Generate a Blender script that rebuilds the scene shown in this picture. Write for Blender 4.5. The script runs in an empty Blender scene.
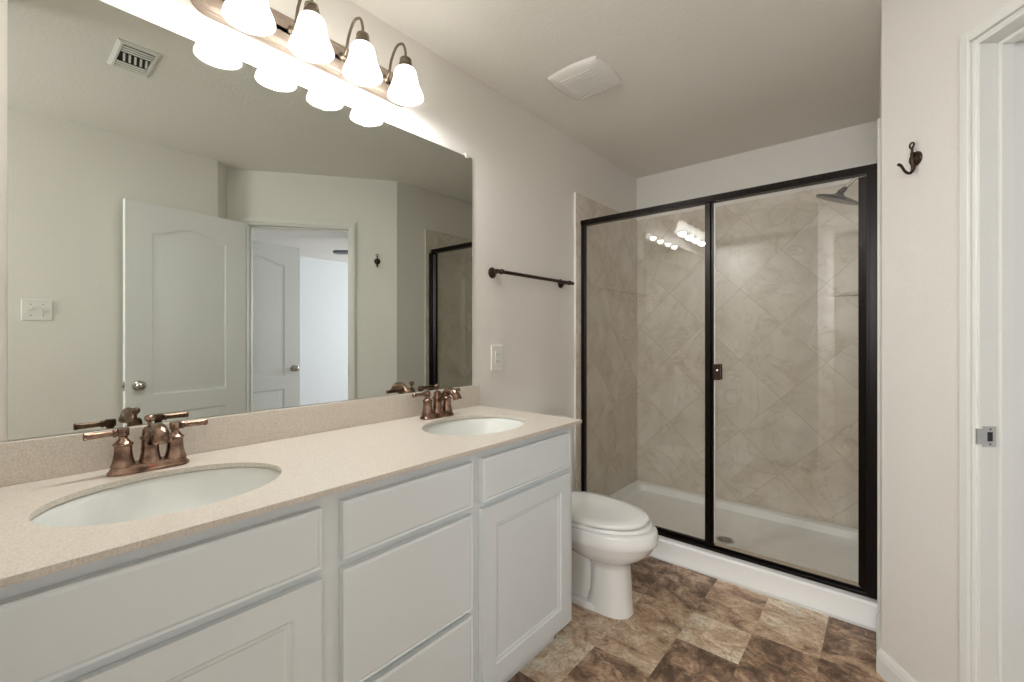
import bpy, bmesh, math, random
from mathutils import Vector, Matrix
PI = math.pi
random.seed(7)
S = bpy.context.scene
COL = S.collection

# ------------------------------------------------------------------ camera
F_PX, V0, YAW = 444.62, 335.62, 0.7031
cd = bpy.data.cameras.new('camera'); cam = bpy.data.objects.new('camera', cd); COL.objects.link(cam)
cam.location = (1.496, 0.0, 1.220); cam.rotation_euler = (PI/2, 0, YAW)
cd.sensor_fit = 'HORIZONTAL'; cd.sensor_width = 36.0; cd.lens = F_PX/1024*36.0
cd.shift_y = -(341.0-V0)/1024.0; cd.clip_start = 0.02; cd.clip_end = 60
S.camera = cam
# ------------------------------------------------------------------ world, light, exposure
w = bpy.data.worlds.new('world'); S.world = w; w.use_nodes = True
w.node_tree.nodes['Background'].inputs[0].default_value = (0.62, 0.76, 1.0, 1)
w.node_tree.nodes['Background'].inputs[1].default_value = 1.0
S.view_settings.view_transform = 'Standard'; S.view_settings.look = 'None'
S.view_settings.gamma = 1.0; S.view_settings.use_curve_mapping = False
S.view_settings.exposure = 0.40
BULB_W = 7.2        # each vanity bulb
SHADE_E = 1.0       # glowing frosted shade
SIDE_FILL_W = 112.0        # added fill lamp at the bedroom's side wall, brightens the open door there
NOOK_FILL_W = 26.0   # added unseen fill lamp in the nook behind the camera
WINDOW_W = 25.0    # daylight through the bedroom window

W2 = 2.075            # plane of the wall opposite the mirror
def area_light(name, loc, rot, sx, sy, power, color):
    l = bpy.data.lights.new(name, 'AREA'); l.shape = 'RECTANGLE'; l.size = sx; l.size_y = sy
    l.energy = power; l.color = color
    o = bpy.data.objects.new(name, l); COL.objects.link(o); o.location = loc; o.rotation_euler = rot
    return o
area_light('window_daylight', (4.2, 5.85, 1.5), (-PI/2, 0, 0), 1.7, 1.3, WINDOW_W, (0.86, 0.89, 1.0))
area_light('bedroom_fill_light', (1.80, 4.70, 1.5), (PI/2, 0, -PI/2), 1.6, 1.3, SIDE_FILL_W, (0.80, 0.85, 1.02))  # extra source added to lift the bedroom and its door
area_light('nook_fill_light', (1.66, -1.70, 1.75), (PI/2, 0, 0), 0.66, 1.10, NOOK_FILL_W, (0.95, 1.0, 1.09))  # made-up source, lights the shower and back wall evenly

# ------------------------------------------------------------------ materials
def mat(name, color=(.8,.8,.8), rough=.5, metal=0.0, **k):
    m = bpy.data.materials.new(name); m.use_nodes = True
    b = m.node_tree.nodes['Principled BSDF']
    b.inputs['Base Color'].default_value = (*color, 1); b.inputs['Roughness'].default_value = rough
    b.inputs['Metallic'].default_value = metal
    for a, v in k.items(): b.inputs[a.replace('_', ' ')].default_value = v
    return m
def nd(m, t, **k):
    n = m.node_tree.nodes.new(t)
    for a, v in k.items(): setattr(n, a, v)
    return n
def lk(m, a, b): m.node_tree.links.new(a, b)
def bsdf(m): return m.node_tree.nodes['Principled BSDF']
def objcoord(m):
    return nd(m, 'ShaderNodeNewGeometry').outputs['Position']
def bump_noise(m, scale, strength, dist=.002, detail=3, rough=.5):
    n = nd(m, 'ShaderNodeTexNoise'); n.inputs['Scale'].default_value = scale; n.inputs['Detail'].default_value = detail
    n.inputs['Roughness'].default_value = rough
    lk(m, objcoord(m), n.inputs['Vector'])
    b = nd(m, 'ShaderNodeBump'); b.inputs['Strength'].default_value = strength; b.inputs['Distance'].default_value = dist
    lk(m, n.outputs[0], b.inputs['Height']); lk(m, b.outputs[0], bsdf(m).inputs['Normal'])
def ramp(m, src, stops):
    r = nd(m, 'ShaderNodeValToRGB'); e = r.color_ramp.elements
    while len(e) < len(stops): e.new(.5)
    for q, (p, c) in zip(e, stops): q.position = p; q.color = (*c, 1)
    lk(m, src, r.inputs[0]); return r
def s2l(r, g, b):
    f = lambda v: (v/255/12.92) if v/255 <= .04045 else ((v/255+.055)/1.055)**2.4
    return (f(r), f(g), f(b))

M = {}
M['wall'] = mat('painted_wall', s2l(231, 226, 217), .62); bump_noise(M['wall'], 95, .35, .0022, 3, .55)
M['ceiling'] = mat('painted_ceiling', s2l(236, 231, 222), .8); bump_noise(M['ceiling'], 70, .45, .003, 3, .55)
M['bed_wall'] = mat('bedroom_wall', s2l(218, 218, 216), .8)
M['trim'] = mat('white_trim', s2l(232, 230, 222), .35)
M['door'] = mat('white_door', s2l(243, 244, 241), .38)
M['cabinet'] = mat('white_cabinet', s2l(227, 231, 230), .38)
M['porcelain'] = mat('porcelain', s2l(250, 248, 243), .12, Coat_Weight=.4)
M['basin'] = mat('sink_porcelain', s2l(226, 227, 220), .12, Coat_Weight=.4)
M['acrylic'] = mat('white_acrylic', s2l(249, 247, 243), .22)
M['plastic'] = mat('white_plastic', s2l(232, 229, 222), .35)
M['bronze'] = mat('brushed_bronze', s2l(150, 125, 110), .24, .95)
n = nd(M['bronze'], 'ShaderNodeTexNoise'); n.inputs['Scale'].default_value = 40; lk(M['bronze'], objcoord(M['bronze']), n.inputs['Vector'])
r = ramp(M['bronze'], n.outputs[0], [(.35, s2l(98, 76, 64)), (.65, s2l(162, 134, 116))]); lk(M['bronze'], r.outputs[0], bsdf(M['bronze']).inputs['Base Color'])
M['nickel'] = mat('brushed_nickel', s2l(190, 186, 178), .25, 1.0)
M['lamp_metal'] = mat('lamp_metal', s2l(170, 154, 140), .38, .75)
M['lamp_arm'] = mat('lamp_arm_metal', s2l(120, 108, 92), .35, .85)
M['dark_bronze'] = mat('dark_bronze', s2l(62, 48, 38), .34, .8)
M['frame'] = mat('shower_frame_black_bronze', s2l(24, 18, 14), .30, .7)
M['chrome'] = mat('chrome', s2l(196, 196, 192), .32, .85)
M['mirror'] = mat('mirror_silver', (.56, .578, .53), .0, 1.0)
M['mirror_edge'] = mat('mirror_edge', s2l(120, 128, 118), .25)
M['dark'] = mat('dark_gap', (.02, .018, .016), .7)
M['grey_slot'] = mat('grey_slot', s2l(120, 116, 108), .6)
M['fan_blade'] = mat('fan_blade', s2l(120, 125, 132), .5)
M['carpet'] = mat('carpet', s2l(170, 160, 148), .95)

# frosted lamp glass
m = bpy.data.materials.new('frosted_lamp_glass'); m.use_nodes = True
m.node_tree.nodes.clear()
o_ = nd(m, 'ShaderNodeOutputMaterial'); e_ = nd(m, 'ShaderNodeEmission'); e_.inputs[0].default_value = (1.0, 1.0, 1.0, 1); e_.inputs[1].default_value = SHADE_E
d_ = nd(m, 'ShaderNodeBsdfTranslucent'); d_.inputs[0].default_value = (.55, .55, .54, 1)
a_ = nd(m, 'ShaderNodeAddShader'); lk(m, e_.outputs[0], a_.inputs[0]); lk(m, d_.outputs[0], a_.inputs[1]); lk(m, a_.outputs[0], o_.inputs[0])
M['shade'] = m
M['bulb'] = mat('bulb_glow', (1, 1, 1), .4, 0, Emission_Color=(1, .90, .76, 1), Emission_Strength=14.0)

# clear shower glass: transparent with a Fresnel reflection on both faces
m = bpy.data.materials.new('clear_glass'); m.use_nodes = True
m.node_tree.nodes.clear()
o_ = nd(m, 'ShaderNodeOutputMaterial'); t_ = nd(m, 'ShaderNodeBsdfTransparent'); t_.inputs[0].default_value = (.965, .965, .95, 1)
g_ = nd(m, 'ShaderNodeBsdfGlossy'); g_.inputs['Roughness'].default_value = 0.0; g_.inputs[0].default_value = (1, 1, 1, 1)
geo = nd(m, 'ShaderNodeNewGeometry'); mi = nd(m, 'ShaderNodeMix'); mi.data_type = 'FLOAT'
mi.inputs[2].default_value = 1.55; mi.inputs[3].default_value = 1/1.55; lk(m, geo.outputs['Backfacing'], mi.inputs[0])
fr = nd(m, 'ShaderNodeFresnel'); lk(m, mi.outputs[0], fr.inputs['IOR'])
mx = nd(m, 'ShaderNodeMixShader'); lk(m, fr.outputs[0], mx.inputs[0]); lk(m, t_.outputs[0], mx.inputs[1]); lk(m, g_.outputs[0], mx.inputs[2])
lk(m, mx.outputs[0], o_.inputs[0]); M['glass'] = m

# speckled quartz countertop
m = mat('speckled_quartz', s2l(222, 211, 197), .3); M['quartz'] = m
n1 = nd(m, 'ShaderNodeTexNoise'); n1.inputs['Scale'].default_value = 330; n1.inputs['Detail'].default_value = 2; lk(m, objcoord(m), n1.inputs['Vector'])
r1 = ramp(m, n1.outputs[0], [(.34, s2l(196, 184, 168)), (.5, s2l(210, 200, 186)), (.68, s2l(219, 211, 199))]); lk(m, r1.outputs[0], bsdf(m).inputs['Base Color'])

# stone-look vinyl floor; one random value per plank tile is stored on the mesh
m = mat('slate_vinyl', (.3, .2, .15), .42); M['floor'] = m
att = nd(m, 'ShaderNodeAttribute'); att.attribute_name = 'tile'
sx = nd(m, 'ShaderNodeSeparateColor'); lk(m, att.outputs['Color'], sx.inputs[0])
pos = objcoord(m)
off = nd(m, 'ShaderNodeVectorMath'); off.operation = 'SCALE'; off.inputs['Scale'].default_value = 9.0; lk(m, att.outputs['Color'], off.inputs[0])
add = nd(m, 'ShaderNodeVectorMath'); add.operation = 'ADD'; lk(m, pos, add.inputs[0]); lk(m, off.outputs[0], add.inputs[1])
rot = nd(m, 'ShaderNodeVectorRotate'); rot.rotation_type = 'Z_AXIS'; lk(m, add.outputs[0], rot.inputs['Vector'])
ang = nd(m, 'ShaderNodeMath'); ang.operation = 'MULTIPLY'; ang.inputs[1].default_value = 3.0; lk(m, sx.outputs['Green'], ang.inputs[0]); lk(m, ang.outputs[0], rot.inputs['Angle'])
stv = nd(m, 'ShaderNodeVectorMath'); stv.operation = 'MULTIPLY'; stv.inputs[1].default_value = (1.0, 1.35, 1); lk(m, rot.outputs[0], stv.inputs[0])
na = nd(m, 'ShaderNodeTexNoise'); na.inputs['Scale'].default_value = 9.0; na.inputs['Detail'].default_value = 10; na.inputs['Roughness'].default_value = .74; na.inputs['Distortion'].default_value = .7
lk(m, stv.outputs[0], na.inputs['Vector'])
tw = nd(m, 'ShaderNodeMath'); tw.operation = 'MULTIPLY_ADD'; tw.inputs[1].default_value = .27; lk(m, sx.outputs['Red'], tw.inputs[0])
sub = nd(m, 'ShaderNodeMath'); sub.operation = 'SUBTRACT'; sub.inputs[1].default_value = .125; lk(m, na.outputs[0], sub.inputs[0]); lk(m, sub.outputs[0], tw.inputs[2])
rf = ramp(m, tw.outputs[0], [(.30, s2l(96, 74, 58)), (.41, s2l(148, 119, 95)), (.47, s2l(186, 156, 128)), (.56, s2l(206, 179, 150)), (.62, s2l(224, 206, 180)), (.72, s2l(232, 222, 202))])
nb = nd(m, 'ShaderNodeTexNoise'); nb.inputs['Scale'].default_value = 60; nb.inputs['Detail'].default_value = 5; nb.inputs['Roughness'].default_value = .7; lk(m, stv.outputs[0], nb.inputs['Vector'])
rb = ramp(m, nb.outputs[0], [(.34, (.60, .56, .52)), (.5, (1.0, 1.0, 1.0)), (.68, (1.18, 1.17, 1.16))])
mm = nd(m, 'ShaderNodeMix'); mm.data_type = 'RGBA'; mm.blend_type = 'MULTIPLY'; mm.inputs[0].default_value = .75
lk(m, rf.outputs[0], mm.inputs[6]); lk(m, rb.outputs[0], mm.inputs[7])
nv = nd(m, 'ShaderNodeTexNoise'); nv.inputs['Scale'].default_value = 6.0; nv.inputs['Detail'].default_value = 8; nv.inputs['Roughness'].default_value = .62; nv.inputs['Distortion'].default_value = 1.4; lk(m, stv.outputs[0], nv.inputs['Vector'])
v1 = nd(m, 'ShaderNodeMath'); v1.operation = 'SUBTRACT'; v1.inputs[1].default_value = .5; lk(m, nv.outputs[0], v1.inputs[0])
v2 = nd(m, 'ShaderNodeMath'); v2.operation = 'ABSOLUTE'; lk(m, v1.outputs[0], v2.inputs[0])
rv = ramp(m, v2.outputs[0], [(.0, (.55, .48, .43)), (.010, (.88, .85, .82)), (.028, (1, 1, 1)), (.14, (1, 1, 1)), (.19, (1.22, 1.24, 1.24))])
m3 = nd(m, 'ShaderNodeMix'); m3.data_type = 'RGBA'; m3.blend_type = 'MULTIPLY'; m3.inputs[0].default_value = .9
lk(m, mm.outputs[2], m3.inputs[6]); lk(m, rv.outputs[0], m3.inputs[7])
lk(m, m3.outputs[2], bsdf(m).inputs['Base Color'])
bp = nd(m, 'ShaderNodeBump'); bp.inputs['Strength'].default_value = .25; bp.inputs['Distance'].default_value = .002; lk(m, nb.outputs[0], bp.inputs['Height']); lk(m, bp.outputs[0], bsdf(m).inputs['Normal'])

# diagonal travertine-look wall tile; axis = the horizontal world axis of that wall
def tile_mat(name, axis, u0, v0=.112, pitch=.473):
    m = mat(name, (.5, .45, .4), .24)
    sp = nd(m, 'ShaderNodeSeparateXYZ'); lk(m, objcoord(m), sp.inputs[0])
    def mth(op, a, b=None, c=None):
        q = nd(m, 'ShaderNodeMath'); q.operation = op
        for i, v in enumerate((a, b, c)):
            if v is None: continue
            if isinstance(v, (int, float)): q.inputs[i].default_value = v
            else: lk(m, v, q.inputs[i])
        return q.outputs[0]
    U = mth('SUBTRACT', sp.outputs[axis], u0); V = mth('SUBTRACT', sp.outputs['Z'], v0)
    A = mth('DIVIDE', mth('ADD', U, V), pitch); B = mth('DIVIDE', mth('SUBTRACT', U, V), pitch)
    fa = mth('ABSOLUTE', mth('SUBTRACT', mth('FRACT', mth('ADD', A, .5)), .5))
    fb = mth('ABSOLUTE', mth('SUBTRACT', mth('FRACT', mth('ADD', B, .5)), .5))
    g = mth('LESS_THAN', mth('MINIMUM', fa, fb), .0065)
    ca = mth('FLOOR', A); cb = mth('FLOOR', B)
    cmb = nd(m, 'ShaderNodeCombineXYZ'); lk(m, ca, cmb.inputs[0]); lk(m, cb, cmb.inputs[1])
    wn = nd(m, 'ShaderNodeTexWhiteNoise'); wn.noise_dimensions = '3D'; lk(m, cmb.outputs[0], wn.inputs['Vector'])
    sc = nd(m, 'ShaderNodeVectorMath'); sc.operation = 'SCALE'; sc.inputs['Scale'].default_value = 5.0; lk(m, wn.outputs['Color'], sc.inputs[0])
    ad = nd(m, 'ShaderNodeVectorMath'); ad.operation = 'ADD'; lk(m, objcoord(m), ad.inputs[0]); lk(m, sc.outputs[0], ad.inputs[1])
    n1 = nd(m, 'ShaderNodeTexNoise'); n1.inputs['Scale'].default_value = 4.2; n1.inputs['Detail'].default_value = 8; n1.inputs['Roughness'].default_value = .6; n1.inputs['Distortion'].default_value = .9
    lk(m, ad.outputs[0], n1.inputs['Vector'])
    r1 = ramp(m, n1.outputs[0], [(.3, s2l(204, 192, 175)), (.46, s2l(216, 206, 191)), (.6, s2l(223, 214, 201)), (.72, s2l(231, 223, 212))])
    n2 = nd(m, 'ShaderNodeTexNoise'); n2.inputs['Scale'].default_value = 3.0; n2.inputs['Detail'].default_value = 5; n2.inputs['Roughness'].default_value = .55; n2.inputs['Distortion'].default_value = 1.6
    lk(m, ad.outputs[0], n2.inputs['Vector'])
    vein = mth('ABSOLUTE', mth('SUBTRACT', n2.outputs[0], .5))
    rv = ramp(m, vein, [(.0, (.80, .77, .72)), (.012, (.95, .94, .92)), (.03, (1, 1, 1))])
    mx = nd(m, 'ShaderNodeMix'); mx.data_type = 'RGBA'; mx.blend_type = 'MULTIPLY'; mx.inputs[0].default_value = .8
    lk(m, r1.outputs[0], mx.inputs[6]); lk(m, rv.outputs[0], mx.inputs[7])
    m2 = nd(m, 'ShaderNodeMix'); m2.data_type = 'RGBA'; lk(m, g, m2.inputs[0]); lk(m, mx.outputs[2], m2.inputs[6]); m2.inputs[7].default_value = (*s2l(200, 185, 165), 1)
    lk(m, m2.outputs[2], bsdf(m).inputs['Base Color'])
    bp = nd(m, 'ShaderNodeBump'); bp.inputs['Strength'].default_value = .35; bp.inputs['Distance'].default_value = .001; bp.invert = True
    lk(m, g, bp.inputs['Height']); lk(m, bp.outputs[0], bsdf(m).inputs['Normal'])
    return m
M['tile_back'] = tile_mat('travertine_tile_back', 'X', .265)
M['tile_side'] = tile_mat('travertine_tile_side', 'Y', 2.575)

# ------------------------------------------------------------------ geometry helpers
def box(b, x0, x1, y0, y1, z0, z1):
    v = [b.verts.new(p) for p in ((x0,y0,z0),(x1,y0,z0),(x1,y1,z0),(x0,y1,z0),(x0,y0,z1),(x1,y0,z1),(x1,y1,z1),(x0,y1,z1))]
    for f in ((3,2,1,0),(4,5,6,7),(0,1,5,4),(1,2,6,5),(2,3,7,6),(3,0,4,7)): b.faces.new([v[i] for i in f])
    return v
def prism(b, pts, z0, z1):
    lo = [b.verts.new((x, y, z0)) for x, y in pts]; hi = [b.verts.new((x, y, z1)) for x, y in pts]
    n = len(pts); b.faces.new(lo[::-1]); b.faces.new(hi)
    for i in range(n): b.faces.new((lo[i], lo[(i+1) % n], hi[(i+1) % n], hi[i]))
def loft(b, rings, cap0=True, cap1=True, closed=True):
    R = [[b.verts.new(p) for p in r] for r in rings]; n = len(R[0])
    for a, c in zip(R, R[1:]):
        for i in range(n if closed else n-1):
            b.faces.new((a[i], a[(i+1) % n], c[(i+1) % n], c[i]))
    if cap0: b.faces.new(R[0][::-1])
    if cap1: b.faces.new(R[-1])
    return R
def frame_of(d):
    d = Vector(d).normalized(); u = Vector((0,0,1)) if abs(d.z) < .9 else Vector((1,0,0))
    a = d.cross(u).normalized(); return a, d.cross(a).normalized(), d
def lathe(b, prof, origin=(0,0,0), axis=(0,0,1), n=32, caps=True):
    a, c, d = frame_of(axis); o = Vector(origin)
    rings = [[o + d*h + (a*math.cos(2*PI*i/n) + c*math.sin(2*PI*i/n))*max(r, 1e-4) for i in range(n)] for r, h in prof]
    loft(b, rings, caps, caps)
def tube(b, path, rad, n=12, caps=True):
    P = [Vector(p) for p in path]; rr = rad if isinstance(rad, (list, tuple)) else [rad]*len(P)
    rings = []; prev = None
    for i, p in enumerate(P):
        t = (P[min(i+1, len(P)-1)] - P[max(i-1, 0)]).normalized()
        if prev is None: a, c, _ = frame_of(t)
        else:
            a = (prev - t*prev.dot(t)).normalized(); c = t.cross(a)
        prev = a
        rings.append([p + (a*math.cos(2*PI*k/n) + c*math.sin(2*PI*k/n))*rr[i] for k in range(n)])
    loft(b, rings, caps, caps)
def bez(pts, n=10):
    """Catmull-Rom through pts"""
    P = [Vector(p) for p in pts]; P = [P[0]*2-P[1]] + P + [P[-1]*2-P[-2]]; out = []
    for i in range(1, len(P)-2):
        for k in range(n):
            t = k/n; a, b_, c, d = P[i-1], P[i], P[i+1], P[i+2]
            out.append(.5*((2*b_) + (c-a)*t + (2*a-5*b_+4*c-d)*t*t + (3*b_-a-3*c+d)*t**3))
    out.append(P[-2]); return out
def ball(b, c, r, sz=1.0, n=16):
    prof = [(r*math.sin(PI*i/8), -r*sz*math.cos(PI*i/8)) for i in range(9)]
    lathe(b, prof, c, (0,0,1), n)
def rrect(x0, x1, y0, y1, r, n=6):
    out = []
    for cx, cy, a0 in ((x1-r, y1-r, 0), (x0+r, y1-r, PI/2), (x0+r, y0+r, PI), (x1-r, y0+r, 3*PI/2)):
        for k in range(n+1):
            a = a0 + PI/2*k/n; out.append((cx+r*math.cos(a), cy+r*math.sin(a)))
    return out

def link(name, b, m, parent=None, bevel=0, smooth=None, seg=2, recalc=True):
    """one mesh object; coordinates given in world metres, stored relative to its parent's origin"""
    if recalc: bmesh.ops.recalc_face_normals(b, faces=b.faces[:])
    me = bpy.data.meshes.new(name); b.to_mesh(me); b.free()
    for mm_ in (m if isinstance(m, (list, tuple)) else [m]): me.materials.append(mm_)
    if smooth is not None:
        for p in me.polygons: p.use_smooth = True
        me.set_sharp_from_angle(angle=math.radians(smooth))
    o = bpy.data.objects.new(name, me); COL.objects.link(o)
    if parent is not None:
        o.parent = parent
        base = parent
        off = Vector((0,0,0))
        while base is not None:
            if not base.get('_local'): off += base.location
            base = base.parent
        if not root_local(parent):
            me.transform(Matrix.Translation(-off))
    if bevel:
        q = o.modifiers.new('bevel', 'BEVEL'); q.width = bevel; q.segments = seg; q.limit_method = 'ANGLE'; q.angle_limit = math.radians(35)
        q.harden_normals = False
    return o
LOCAL = set()
def root_local(o):
    while o.parent is not None: o = o.parent
    return o.name in LOCAL
def thing(name, label, cat, loc=(0,0,0), rotz=0, group=None, local=False):
    o = bpy.data.objects.new(name, None); COL.objects.link(o); o.empty_display_size = .05
    o.location = loc; o.rotation_euler = (0, 0, rotz)
    if local: LOCAL.add(o.name)
    tag(o, label, cat, group); return o
def tag(o, label, cat, group=None):
    o['label'] = label; o['category'] = cat
    if group: o['group'] = group
    return o
def struct(name, b, m, label=None, **k):
    o = link(name, b, m, **k); o['kind'] = 'structure'
    if label: o['label'] = label
    return o
def NB(): return bmesh.new()

# ------------------------------------------------------------------ room numbers
H = 2.44
YB = 3.26                      # back wall
YS = 2.423                     # front face of the shower frame
YE = -0.045                    # wall behind the vanity's near end
AX, AY = 1.476, 2.089          # diagonal wall, shower end
BX, BY = 2.198, 1.130          # diagonal wall, hinge end
W2 = 2.075
D2 = Vector((BX-AX, BY-AY, 0)).normalized()      # along the diagonal wall
N2 = Vector((-D2.y, D2.x, 0)) if D2.y < 0 else Vector((D2.y, -D2.x, 0))   # away from the bathroom
LEN = (Vector((BX, BY, 0))-Vector((AX, AY, 0))).length
T = .115
def dg(s, t=0.0):
    p = Vector((AX, AY, 0)) + D2*s + N2*t; return (p.x, p.y)


# ------------------------------------------------------------------ floor
b = NB(); cl = b.loops.layers.color.new('tile')
P = .2275; known = {3: [.56, 1.08, 1.343, 1.545, 1.80, 2.005, 2.355], 4: [.62, 1.10, 1.345, 1.53, 1.80, 2.016, 2.352],
                    5: [.55, 1.02, 1.25, 1.70, 2.03, 2.289], 6: [.30, .75, 1.20, 1.70, 2.038, 2.31], 7: [.45, .9, 1.13, 1.36, 1.6, 1.985, 2.369], 2: [.8, 1.25, 1.54, 2.0, 2.23]}
for i in range(-1, 12):
    x0 = -.068 + P*i; x1 = x0 + P
    ys = known.get(i)
    if ys is None:
        ys = []; y = random.uniform(-.2, .2)
        while y < 3.3: y += random.choice((P, 2*P, P)); ys.append(y)
    ys = [-1.85, -1.3] + [-.9, -.45, -.1, .1][:4] + [q for q in ys if q > .15] + [3.4]
    for y0, y1 in zip(ys, ys[1:]):
        q0, q1 = max(x0, -.1), min(x1, 2.5)
        if q1 <= q0: continue
        f = b.faces.new([b.verts.new(p) for p in ((q0, y0, 0), (q1, y0, 0), (q1, y1, 0), (q0, y1, 0))])
        c = (random.random(), random.random(), random.random(), 1)
        for l in f.loops: l[cl] = c
vs = box(b, -.1, 2.5, -1.85, 3.4, -.1, -.002)
for f in b.faces: f.smooth = False
struct('floor', b, M['floor'], recalc=False)
b = NB(); box(b, 2.27, 5.6, -1.0, 6.1, -.08, -.004)
pts = [dg(0, T), (AX+T+.02, 3.4), (2.27, 3.4), (2.27, -1.0), (2.45, -1), (2.27, 1.0)]
struct('floor_bedroom', b, M['carpet'])
b = NB(); prism(b, [dg(0, T*.6), dg(LEN+.05, T*.6), (2.27, 1.2), (2.27, 6.1), (1.6, 6.1), (1.6, 3.3), (1.6, 2.2)], .001, .004)
struct('floor_hall', b, M['carpet'])
# ------------------------------------------------------------------ ceiling
b = NB(); box(b, -.12, 5.6, -1.85, 6.1, H, H+.1)
struct('ceiling', b, M['ceiling'])
# ------------------------------------------------------------------ walls
b = NB(); box(b, -.12, 0, YE, YB+.12, 0, H); struct('wall_left', b, M['wall'])
b = NB(); box(b, 0, 1.60, YB, YB+.12, 0, H); struct('wall_back', b, M['wall'])
b = NB(); box(b, -.12, 1.0, -1.85, YE, 0, H); struct('wall_near', b, M['wall'])
b = NB(); box(b, 1.0, 2.2, -1.85, -1.75, 0, H); struct('wall_nook', b, M['wall'])
b = NB(); prism(b, [(W2, -1.75), (W2+.12, -1.75), (BX+.08, BY-.06), (BX, BY), (W2, BY-.095)], 0, H); struct('wall_opposite', b, M['wall'])
XR = 1.452
b = NB(); prism(b, [(AX, AY), dg(0, T), (AX+T, YB), (XR, YB)], 0, H); struct('wall_right', b, M['wall'])
b = NB()
S0, S1, ZD = .36, 1.065, 2.04          # clear opening
R0, R1, RZ = S0-.018, S1+.018, ZD+.018
prism(b, [dg(0), dg(R0), dg(R0, T), dg(0, T)], 0, H)
prism(b, [dg(R1), dg(LEN), dg(LEN, T), dg(R1, T)], 0, H)
prism(b, [dg(R0), dg(R1), dg(R1, T), dg(R0, T)], RZ, H)
struct('wall_diagonal', b, M['wall'])
# bedroom shell
b = NB(); box(b, 5.42, 5.54, -1.0, 6.1, 0, H); struct('wall_bedroom_far', b, M['bed_wall'])
b = NB(); box(b, 2.35, 5.54, -1.12, -1.0, 0, H); struct('wall_bedroom_near', b, M['bed_wall'])
b = NB()                                        # wall with the window
WX0, WX1, WZ0, WZ1 = 3.3, 5.0, .85, 2.1
box(b, 1.6, WX0, 6.0, 6.12, 0, H); box(b, WX1, 5.54, 6.0, 6.12, 0, H); box(b, WX0, WX1, 6.0, 6.12, 0, WZ0); box(b, WX0, WX1, 6.0, 6.12, WZ1, H)
struct('wall_bedroom_window', b, M['bed_wall'])
b = NB(); box(b, 1.6, 1.72, 3.3, 3.85, 0, H); box(b, 1.6, 1.72, 5.55, 6.0, 0, H); box(b, 1.6, 1.72, 3.85, 5.55, 0, .83); box(b, 1.6, 1.72, 3.85, 5.55, 2.17, H); struct('wall_bedroom_side', b, M['bed_wall'])
b = NB(); box(b, 1.60, 1.73, 3.85, 3.90, .83, 2.17); box(b, 1.60, 1.73, 5.50, 5.55, .83, 2.17); box(b, 1.60, 1.73, 3.90, 5.50, .83, .88); box(b, 1.60, 1.73, 3.90, 5.50, 2.12, 2.17); box(b, 1.64, 1.68, 4.68, 4.72, .88, 2.12); struct('bedroom_fill_frame', b, M['trim'])  # unseen window frame, added to go with the bedroom fill lamp
b = NB(); prism(b, [(W2+.13, -1.0), (W2+.18, -1.0), (BX+.19, BY-.1), (BX+.1, BY-.04)], 0, H); struct('wall_bedroom_return', b, M['bed_wall'])
wt = NB(); box(wt, WX0-.02, WX1+.02, 5.98, 6.0, WZ0-.06, WZ0); box(wt, WX0, WX0+.04, 6.0, 6.1, WZ0, WZ1); box(wt, WX1-.04, WX1, 6.0, 6.1, WZ0, WZ1)
box(wt, WX0, WX1, 6.0, 6.1, WZ1-.04, WZ1); box(wt, (WX0+WX1)/2-.03, (WX0+WX1)/2+.03, 6.0, 6.1, WZ0, WZ1)
struct('window_1', wt, M['trim'])

# shower tile
b = NB(); box(b, 0, .014, 2.362, YB, .09, 2.11); struct('wall_shower_left', b, [M['tile_side'], M['trim']])
o = bpy.data.objects['wall_shower_left']
for p in o.data.polygons:
    if p.normal.y < -.9: p.material_index = 1
b = NB(); box(b, .014, XR, YB-.012, YB, .09, 2.11); struct('wall_shower_back', b, M['tile_back'])
b = NB(); xa = AX + (XR-AX)*(2.376-AY)/(YB-AY)
prism(b, [(xa-.010, 2.362), (xa+.0, 2.362), (XR, YB-.012), (XR-.010, YB-.012)], .09, 2.11); struct('wall_shower_right', b, [M['tile_side'], M['trim']])
o = bpy.data.objects['wall_shower_right']
for p in o.data.polygons:
    if p.normal.y < -.9: p.material_index = 1

# baseboards (profiled)
def baseboard(name, p0, p1, n):
    p0 = Vector((*p0, 0)); p1 = Vector((*p1, 0)); n = Vector((*n, 0)).normalized()
    prof = [(0, 0), (.014, 0), (.014, .058), (.011, .066), (.011, .072), (.006, .084), (0, .086)]
    b = NB(); loft(b, [[p + n*d + Vector((0, 0, z)) for d, z in prof] for p in (p0, p1)])
    o = struct(name, b, M['trim']); return o
nb = (-N2.x, -N2.y)
baseboard('baseboard_diagonal', dg(-.006), dg(.298), nb)
baseboard('baseboard_right', (AX, AY-.006), (AX-.006, 2.372), (-1, 0))
baseboard('baseboard_left', (0, 1.492), (0, 2.362), (1, 0))
baseboard('baseboard_opposite', (W2, -1.75), (W2, BY-.1), (-1, 0))
baseboard('baseboard_near', (.60, YE), (1.0, YE), (0, 1))

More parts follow.
